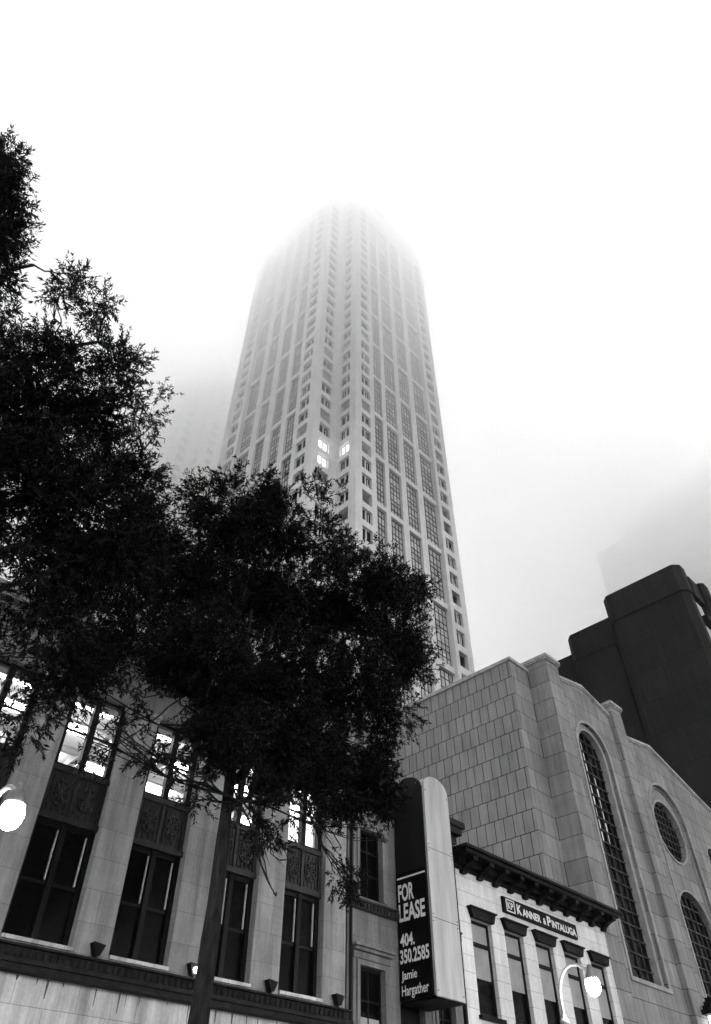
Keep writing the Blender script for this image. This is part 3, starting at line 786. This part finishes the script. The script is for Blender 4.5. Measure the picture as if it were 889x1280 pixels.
# floodlights on the ledge, one per pilaster
RZ = Matrix.Rotation(RA, 3, 'Z')
FL = [(10.86, 'dark wedge floodlight on the ledge below the pilaster nearest the left street lamp', 0),
      (14.25, 'lit floodlight on the ledge just left of the middle tree trunk', 1),
      (17.39, 'dark wedge floodlight on the ledge right of the middle tree trunk', 0),
      (20.45, 'small dark floodlight at the right end of the ledge by the downpipe', 0)]
for u, lab, on in FL:
    f = thing('floodlight', lab, 'floodlight', (u, D - .2, 7.25), RA, 'floodlights standing on the ledge')
    mb = MB(); mb.tube([(u, D - .16, 7.25), (u, D - .18, 7.34)], [.05, .05], 8); mb.build('foot', M['black'], f)
    mb = MB(); mb.prism([(u - .06, 7.33), (u + .06, 7.33), (u + .2, 7.62), (u - .2, 7.66)], lambda a, b: (a, D - .30, b), lambda a, b: (a, D - .06, b)); mb.build('housing', M['black'], f, bevel=.01)
    if on:
        mb = MB(); mb.lathe((u + .02, D - .34, 7.47), [(0, -.09), (.07, -.06), (.1, 0), (.07, .06), (0, .09)], 12); mb.build('lens', M['lens'], f, smooth=True)

# =================================================================== lamps
def street_lamp(x, y, label, lx=None):
    """pole at (x, y + 1.2); the arm arches over to the globe at (x, y)"""
    yp = y + 1.25
    f = thing('street_lamp', label, 'street lamp', (x - .1, yp, 0), 0, 'lit street lamps along the pavement')
    xp = x - .1
    mb = MB(); mb.tube([(xp, yp, 0), (xp, yp, 3), (xp, yp, 6.7)], [.11, .095, .07], 14); mb.build('pole', M['pole'], f, smooth=True)
    mb = MB(); mb.lathe((xp, yp, 0), [(.26, 0), (.26, .15), (.2, .22), (.17, .6), (.12, .8), (.1, .82)], 14); mb.build('base', M['pole'], f)
    mb = MB(); mb.lathe((xp, yp, 6.62), [(.07, -.1), (.13, -.06), (.16, .0), (.12, .07), (.075, .12), (.1, .16), (.06, .2)], 14); mb.build('collar', M['pole'], f, smooth=True)
    pts = [(xp, yp, 6.7)] ; n = 14
    for i in range(n + 1):
        a = math.pi * .93 * i / n
        pts.append((xp + .1 * i / n, yp - .62 * (1 - math.cos(a)) * 1.02, 7.25 + .95 * math.sin(a) ** .9 if i < n // 2 else 7.25 + .95 * math.sin(a) ** .75 if math.sin(a) > 0 else 7.25))
    pts = [p for p in pts if not (p[1] < yp - .62 and p[2] < 8.0)]
    pts.append((x, y + .05, 8.0))
    mb = MB(); mb.tube(pts, [.062] + [.052] * (len(pts) - 1), 10); mb.build('arm', M['pole'], f, smooth=True)
    mb = MB(); mb.lathe((x, y, 7.5), [(.0, .62), (.05, .62), (.09, .55), (.08, .48), (.15, .42), (.19, .3), (.22, .2), (.205, .18)], 18); mb.build('housing', M['lampcap'], f, smooth=True)
    mb = MB(); mb.lathe((x, y, 7.5), [(.20, .18), (.235, .08), (.245, -.04), (.22, -.16), (.155, -.26), (.07, -.31), (0, -.32)], 20); mb.build('globe', M['globe'], f, smooth=True)
street_lamp(5.62, 15.0, 'lit street lamp hanging before the pilastered office building')
street_lamp(26.1, 14.05, 'lit street lamp on curved white pole before the white building')

# =================================================================== trees
T1=[(8.71, 13.76, 17.21, 1.43, 1.0), (10.85, 13.33, 18.18, 1.59, 1.0), (7.83, 14.27, 17.45, 0.86, 1.0), (9.86, 13.83, 19.02, 0.8, 1.0), (14.88, 13.21, 17.66, 1.58, 1.0), (17.51, 14.29, 17.48, 1.21, 1.0), (11.9, 15.94, 17.27, 2.36, 1.0), (8.76, 15.56, 15.41, 1.82, 1.0), (14.93, 15.45, 17.44, 2.2, 1.0), (8.44, 13.71, 12.09, 1.33, 1.0), (11.96, 14.72, 13.28, 1.8, 1.0), (14.37, 13.89, 13.57, 1.56, 1.0), (15.69, 13.55, 13.57, 0.98, 1.0), (12.42, 13.34, 10.68, 1.18, 1.0), (10.1, 13.69, 10.5, 0.91, 1.0), (7.51, 15.97, 13.08, 1.54, 1.0), (6.59, 15.65, 14.77, 1.24, 1.0), (16.9, 15.58, 12.65, 0.96, 1.0), (14.66, 15.27, 20.49, 0.88, 1.0), (17.82, 13.91, 19.56, 0.64, 1.0), (6.7, 13.99, 10.4, 0.64, 1.0), (5.91, 15.01, 10.91, 0.94, 1.0), (7.91, 15.34, 15.87, 0.96, 1.0), (18.78, 15.73, 17.31, 1.26, 1.0), (15.84, 15.82, 10.92, 0.8, 1.0), (11.6, 13.28, 9.32, 0.7, .3), (12.18, 14.38, 8.11, 0.4, 0.35), (14.55, 14.49, 8.23, 0.43, 0.35), (14.15, 14.21, 8.9, 0.4, 0.3), (8.38, 13.66, 9.24, 0.51, 0.35), (7.09, 14.16, 9.33, 0.5, 0.35), (10.61, 13.51, 8.5, 0.41, 0.35), (12.43, 14.93, 9.11, 0.46, 0.35), (9.64, 14.81, 8.96, 0.27, 0.35), (7.85, 14.28, 9.17, 0.29, 0.35), (11.7, 13.86, 7.08, 0.18, 0.35), (15.26, 14.89, 8.28, 0.26, 0.35), (5.37, 14.37, 9.59, 0.6, 0.35), (6.81, 14.84, 8.99, 0.25, 0.35),
    (10.43, 14.11, 9.8, 0.84, .5), (12.6, 15.43, 10.2, 0.6, .7), (15.68, 14.97, 11.25, 1.03, 1.0), (15.77, 14.08, 10.64, 0.52, 1.0), (12.55, 14.15, 11.25, 1.34, 1.0), (15.86, 15.5, 12.95, 1.32, 1.0), (9.59, 14.08, 10.13, 0.69, 1.0), (10.99, 14.86, 12.13, 1.13, 1.0), (12.2, 14.53, 10.66, 0.88, 1.0), (9.21, 14.52, 11.25, 0.83, 1.0), (8.03, 14.59, 11.23, 0.8, 1.0), (11.78, 14.57, 8.44, 0.44, 0.4), (15.21, 13.9, 9.62, 0.45, 0.4), (10.25, 13.66, 8.53, 0.47, 0.4), (6.76, 14.1, 9.66, 0.45, 0.4)]
T2=[(-1.49, 11.63, 21.91, 0.56, 1.0), (-0.98, 11.02, 19.33, 0.66, 1.0), (-0.43, 10.78, 17.41, 0.69, 1.0), (-1.23, 11.26, 18.59, 1.13, 1.0), (-0.04, 10.82, 16.15, 0.59, 1.0), (1.13, 10.38, 16.52, 0.43, 1.0), (1.25, 10.65, 17.72, 0.27, 1.0), (2.24, 11.57, 18.53, 0.42, 1.0), (1.96, 10.17, 16.97, 0.26, 1.0), (1.2, 10.17, 14.78, 0.27, 1.0), (1.03, 11.23, 14.97, 0.52, 1.0), (2.05, 10.43, 14.94, 0.62, 1.0), (3.12, 11.09, 16.65, 0.67, 1.0), (3.46, 10.95, 17.23, 0.28, 1.0), (2.93, 10.59, 13.94, 1.13, 1.0), (4.48, 12.29, 17.11, 0.77, 1.0), (4.3, 10.45, 14.5, 0.37, 1.0), (1.84, 10.77, 13.08, 1.12, 1.0), (2.73, 10.23, 11.05, 1.16, 1.0), (4.21, 11.34, 13.23, 0.85, 1.0), (4.63, 10.59, 12.02, 0.43, 1.0), (2.53, 10.63, 9.8, 0.96, 1.0), (4.03, 11.64, 10.87, 0.96, 1.0), (0.37, 10.53, 13.2, 1.21, 1.0), (1.46, 11.15, 11.18, 1.3, 1.0), (4.98, 11.74, 14.68, 0.27, 1.0), (4.04, 9.96, 10.56, 0.74, 1.0), (3.11, 9.95, 7.75, 0.6, 0.35), (3.49, 10.35, 6.93, 0.47, 0.35), (3.87, 11.64, 9.51, 0.74, 0.35), (2.9, 11.28, 9.51, 0.7, 0.35)]

def foliage(name, clumps, parent, ll, lw, dens, seed):
    """leafy crown: every clump is filled with twigs, every twig carries narrow leaves"""
    r = np.random.default_rng(seed)
    P = []; A = []
    for cx, cy, cz, R, d in clumps:
        n = int(dens * d * R ** 2.3) + 8
        q = r.normal(size=(n, 3)); q /= np.linalg.norm(q, axis=1)[:, None]
        rad_ = (r.random(n) ** .55)[:, None] * R * (1 + .13 * r.normal(size=(n, 1)))
        p = q * rad_ * np.array([1, 1, .92]) + np.array([cx, cy, cz])
        # gaps: drop twigs where a coarse noise is low, outer ones more readily
        keep = np.array([noise.noise(Vector(v) * .95) + .5 * noise.noise(Vector(v) * 2.3) > -.22 + .30 * (rr / R) for v, rr in zip(p, rad_[:, 0])])
        p, q = p[keep], q[keep]
        P.append(p); A.append(q + r.normal(size=q.shape) * .55 + np.array([0, 0, -.12]))
    P = np.concatenate(P); A = np.concatenate(A); A /= np.linalg.norm(A, axis=1)[:, None]
    nt, nl = len(P), 15
    tw = r.uniform(.22, .5, nt)
    ts = r.random((nt, nl)) ** .8
    base = P[:, None, :] + A[:, None, :] * (ts * tw[:, None])[:, :, None]
    dr = r.normal(size=(nt, nl, 3)) * .62 + A[:, None, :] * .9 + np.array([0, 0, -.18]); dr /= np.linalg.norm(dr, axis=2)[:, :, None]
    nn = r.normal(size=(nt, nl, 3)); wd = np.cross(dr, nn); wd /= np.linalg.norm(wd, axis=2)[:, :, None]
    L = (ll * r.uniform(.6, 1.25, (nt, nl)))[:, :, None]; W = (lw * r.uniform(.7, 1.2, (nt, nl)))[:, :, None]
    bend = np.cross(dr, wd) * L * .12
    v0 = base; v1 = base + dr * L * .45 + wd * W * .5 + bend; v2 = base + dr * L; v3 = base + dr * L * .45 - wd * W * .5 + bend
    V = np.stack([v0, v1, v2, v3], axis=2).reshape(-1, 3)
    # bare twigs as slim triangles
    t0 = P - A * .15; t1 = P + A * tw[:, None]; s = np.cross(A, r.normal(size=A.shape)); s /= np.linalg.norm(s, axis=1)[:, None]
    TV = np.stack([t0 + s * .006, t1, t0 - s * .006, t0 - A * .02], axis=1).reshape(-1, 3)
    V = np.concatenate([V, TV]); off = OFF[parent.name]; V = V - np.array(off)
    n = len(V) // 4
    me = bpy.data.meshes.new(name); me.vertices.add(len(V)); me.vertices.foreach_set('co', V.astype(np.float32).ravel())
    me.loops.add(4 * n); me.loops.foreach_set('vertex_index', np.arange(4 * n, dtype=np.int32))
    me.polygons.add(n); me.polygons.foreach_set('loop_start', np.arange(0, 4 * n, 4, dtype=np.int32)); me.polygons.foreach_set('loop_total', np.full(n, 4, dtype=np.int32))
    me.update(calc_edges=True); me.materials.append(M['leaf'])
    o = bpy.data.objects.new(name, me); COL.objects.link(o); o.parent = parent
    print('LEAVES', name, n)
    return o

def wig(a, b, n, amp, rs):
    a, b = Vector(a), Vector(b); out = []
    for i in range(n + 1):
        f = i / n; p = a.lerp(b, f)
        p.z += math.sin(f * math.pi) * -.05 * (b - a).length * (1 if rs.random() < .9 else -1)
        if 0 < i < n: p += Vector((rs.uniform(-1, 1), rs.uniform(-1, 1), rs.uniform(-1, 1))) * amp
        out.append(p)
    return out
def tree_wood(parent, base, top, r0, forks, clumps, seed, lean=(0, 0)):
    rs = random.Random(seed)
    mb = MB(); n = 22; pts = []; rs_ = []
    H = top - base[2]
    for i in range(n + 1):
        f = i / n
        pts.append((base[0] + lean[0] * f + .07 * math.sin(f * 7 + seed), base[1] + lean[1] * f + .06 * math.cos(f * 5 + seed), base[2] + H * f))
        rs_.append(r0 * (1.35 if i == 0 else 1.0) * (1 - .88 * f) * (1 + .05 * math.sin(i * 2.3)))
    mb.tube(pts, rs_, 14)
    limbs = []
    for i, (z, tgt) in enumerate(forks):
        f = (z - base[2]) / H; k = min(n, max(1, int(f * n))); s = pts[k]
        r = rs_[k] * .62; path = wig(s, tgt, 7, .16, rs)
        mb.tube(path, [r * (1 - .78 * j / 7) + .015 for j in range(8)], 9); limbs.append((path, r))
    for c in clumps:                       # one branch from the nearest limb to each clump
        best = min((((Vector(c[:3]) - p).length + (0 if p.z < c[2] else 1.5), p, l[1] * (1 - .78 * j / 7)) for l in limbs for j, p in enumerate(l[0][1:], 1)), key=lambda q: q[0])
        path = wig(best[1], c[:3], 5, .12, rs); rr = max(.018, best[2] * .34)
        mb.tube(path, [rr * (1 - .75 * j / 5) + .006 for j in range(6)], 6)
        for q in range(int(3 + c[3] * 5)):
            d = Vector((rs.gauss(0, 1), rs.gauss(0, 1), rs.gauss(.2, .8))).normalized() * c[3] * rs.uniform(.6, .95)
            p0 = path[rs.randrange(2, 6)]; mb.tube(wig(p0, Vector(c[:3]) + d, 3, .06, rs), [.02, .014, .01, .005], 4)
    o = mb.build('trunk', M['bark'], parent, smooth=True)
    return o

t = thing('street_tree', 'broad leafy tree with its trunk standing before the pilastered office building', 'tree', (10.55, 14.6, 0), 0, 'dark leafy street trees')
tree_wood(t, (10.5, 14.6, 0), 15.0, .30, [(9.6, (13.6, 14.3, 13.0)), (10.4, (8.2, 14.6, 13.6)), (10.0, (15.6, 14.9, 16.2)), (10.8, (10.2, 14.9, 17.6)), (11.5, (12.6, 15.4, 17.6)), (10.6, (7.2, 15.2, 13.6)), (12.4, (8.6, 14.9, 16.0)), (11.0, (17.3, 14.8, 16.6)), (9.2, (12.6, 14.4, 11.4))], T1, 5, (.02, 0))
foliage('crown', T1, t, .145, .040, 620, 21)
t = thing('street_tree', 'taller dark leafy tree rising along the left edge with only its crown showing', 'tree', (-1.4, 11.0, 0), 0, 'dark leafy street trees')
tree_wood(t, (-1.4, 11.0, 0), 19.0, .30, [(6.5, (3.0, 10.6, 9.5)), (7.5, (3.6, 10.8, 12.8)), (8.5, (1.0, 10.8, 13.5)), (10.5, (2.4, 10.9, 16.6)), (13, (.4, 10.9, 17.6)), (7.0, (4.4, 11.0, 11.8)), (15, (-1.2, 11.4, 20.8)), (9.5, (3.8, 11.6, 16.2))], T2, 9, (.1, 0))
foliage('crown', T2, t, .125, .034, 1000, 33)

# ============================================================ air, sky, light
EXPO = 3.42
hz = MB(); hz.box(-520, 720, -420, 820, -1.2, 217)
m = bpy.data.materials.new('haze'); m.use_nodes = True; nt = m.node_tree; nt.nodes.clear()
out = nd(nt, 'ShaderNodeOutputMaterial'); pv = nd(nt, 'ShaderNodeVolumePrincipled')
pv.inputs['Color'].default_value = grey(1.0); pv.inputs['Anisotropy'].default_value = .2
# the cloud base: thin air below, thick fog from about ninety metres up
tc = nd(nt, 'ShaderNodeTexCoord'); sx = nd(nt, 'ShaderNodeSeparateXYZ'); mr = nd(nt, 'ShaderNodeMapRange'); mr.interpolation_type = 'LINEAR'
nt.links.new(tc.outputs['Object'], sx.inputs[0]); nt.links.new(sx.outputs[2], mr.inputs['Value'])
mr.inputs['From Min'].default_value = 80; mr.inputs['From Max'].default_value = 190; mr.inputs['To Min'].default_value = .00008; mr.inputs['To Max'].default_value = .068
nz = nd(nt, 'ShaderNodeTexNoise', Scale=.011, Detail=3.0, Roughness=.55); nt.links.new(tc.outputs['Object'], nz.inputs['Vector'])
nr = nd(nt, 'ShaderNodeMapRange'); nr.inputs['From Min'].default_value = .3; nr.inputs['From Max'].default_value = .7; nr.inputs['To Min'].default_value = .72; nr.inputs['To Max'].default_value = 1.28
nt.links.new(nz.outputs['Fac'], nr.inputs['Value'])
nt.links.new(mathn(nt, 'MULTIPLY', mr.outputs[0], nr.outputs[0]), pv.inputs['Density']); nt.links.new(pv.outputs[0], out.inputs['Volume'])
o = hz.build('haze', m); o['kind'] = 'stuff'; o['label'] = 'low fog swallowing the tops of the towers'

SUN_EL, SUN_AZ = rad(58), rad(205)     # azimuth of the sun measured from +y, clockwise
w = bpy.data.worlds.new('World'); sc.world = w; w.use_nodes = True; nt = w.node_tree
bg = nt.nodes['Background']
sky = nd(nt, 'ShaderNodeTexSky', sky_type='NISHITA', sun_disc=False); sky.sun_elevation = SUN_EL; sky.sun_rotation = SUN_AZ
sky.air_density = 1.0; sky.dust_density = 6.0; sky.ozone_density = 1.0
bw = nd(nt, 'ShaderNodeRGBToBW'); nt.links.new(sky.outputs[0], bw.inputs[0]); nt.links.new(bw.outputs[0], bg.inputs['Color']); bg.inputs['Strength'].default_value = .15
L = bpy.data.lights.new('sun', 'SUN'); L.energy = 1.5; L.angle = rad(25)
so = bpy.data.objects.new('sun', L); COL.objects.link(so)
d = Vector((math.sin(SUN_AZ) * math.cos(SUN_EL), math.cos(SUN_AZ) * math.cos(SUN_EL), math.sin(SUN_EL)))
so.rotation_euler = d.to_track_quat('Z', 'Y').to_euler(); so.location = d * 400

# camera: tilted up about 45 degrees, looking along and across the street
cam = bpy.data.cameras.new('camera'); co = bpy.data.objects.new('camera', cam); COL.objects.link(co)
cam.lens = 900.7 / 1280 * 36; cam.sensor_width = 36; cam.sensor_fit = 'AUTO'; cam.clip_start = .1; cam.clip_end = 5000
pitch, roll, yaw = rad(44.95), rad(.17), rad(45.9)
r = Vector((math.cos(yaw), -math.sin(yaw), 0)); fh = Vector((math.sin(yaw), math.cos(yaw), 0))
fw = fh * math.cos(pitch) + Vector((0, 0, math.sin(pitch))); u = -fh * math.sin(pitch) + Vector((0, 0, math.cos(pitch)))
R_, U_ = r * math.cos(roll) + u * math.sin(roll), -r * math.sin(roll) + u * math.cos(roll)
mw = Matrix((R_, U_, -fw)).transposed().to_4x4(); mw.translation = Vector((0, 0, 1.6)); co.matrix_world = mw
sc.camera = co

sc.cycles.max_bounces = 12; sc.cycles.volume_bounces = 6; sc.cycles.volume_step_rate = 1.0; sc.cycles.volume_max_steps = 64
sc.cycles.use_denoising = True; sc.cycles.sample_clamp_indirect = 6
vs = sc.view_settings; vs.view_transform = 'Standard'; vs.look = 'None'; vs.exposure = EXPO; vs.gamma = 1.0; vs.use_curve_mapping = False
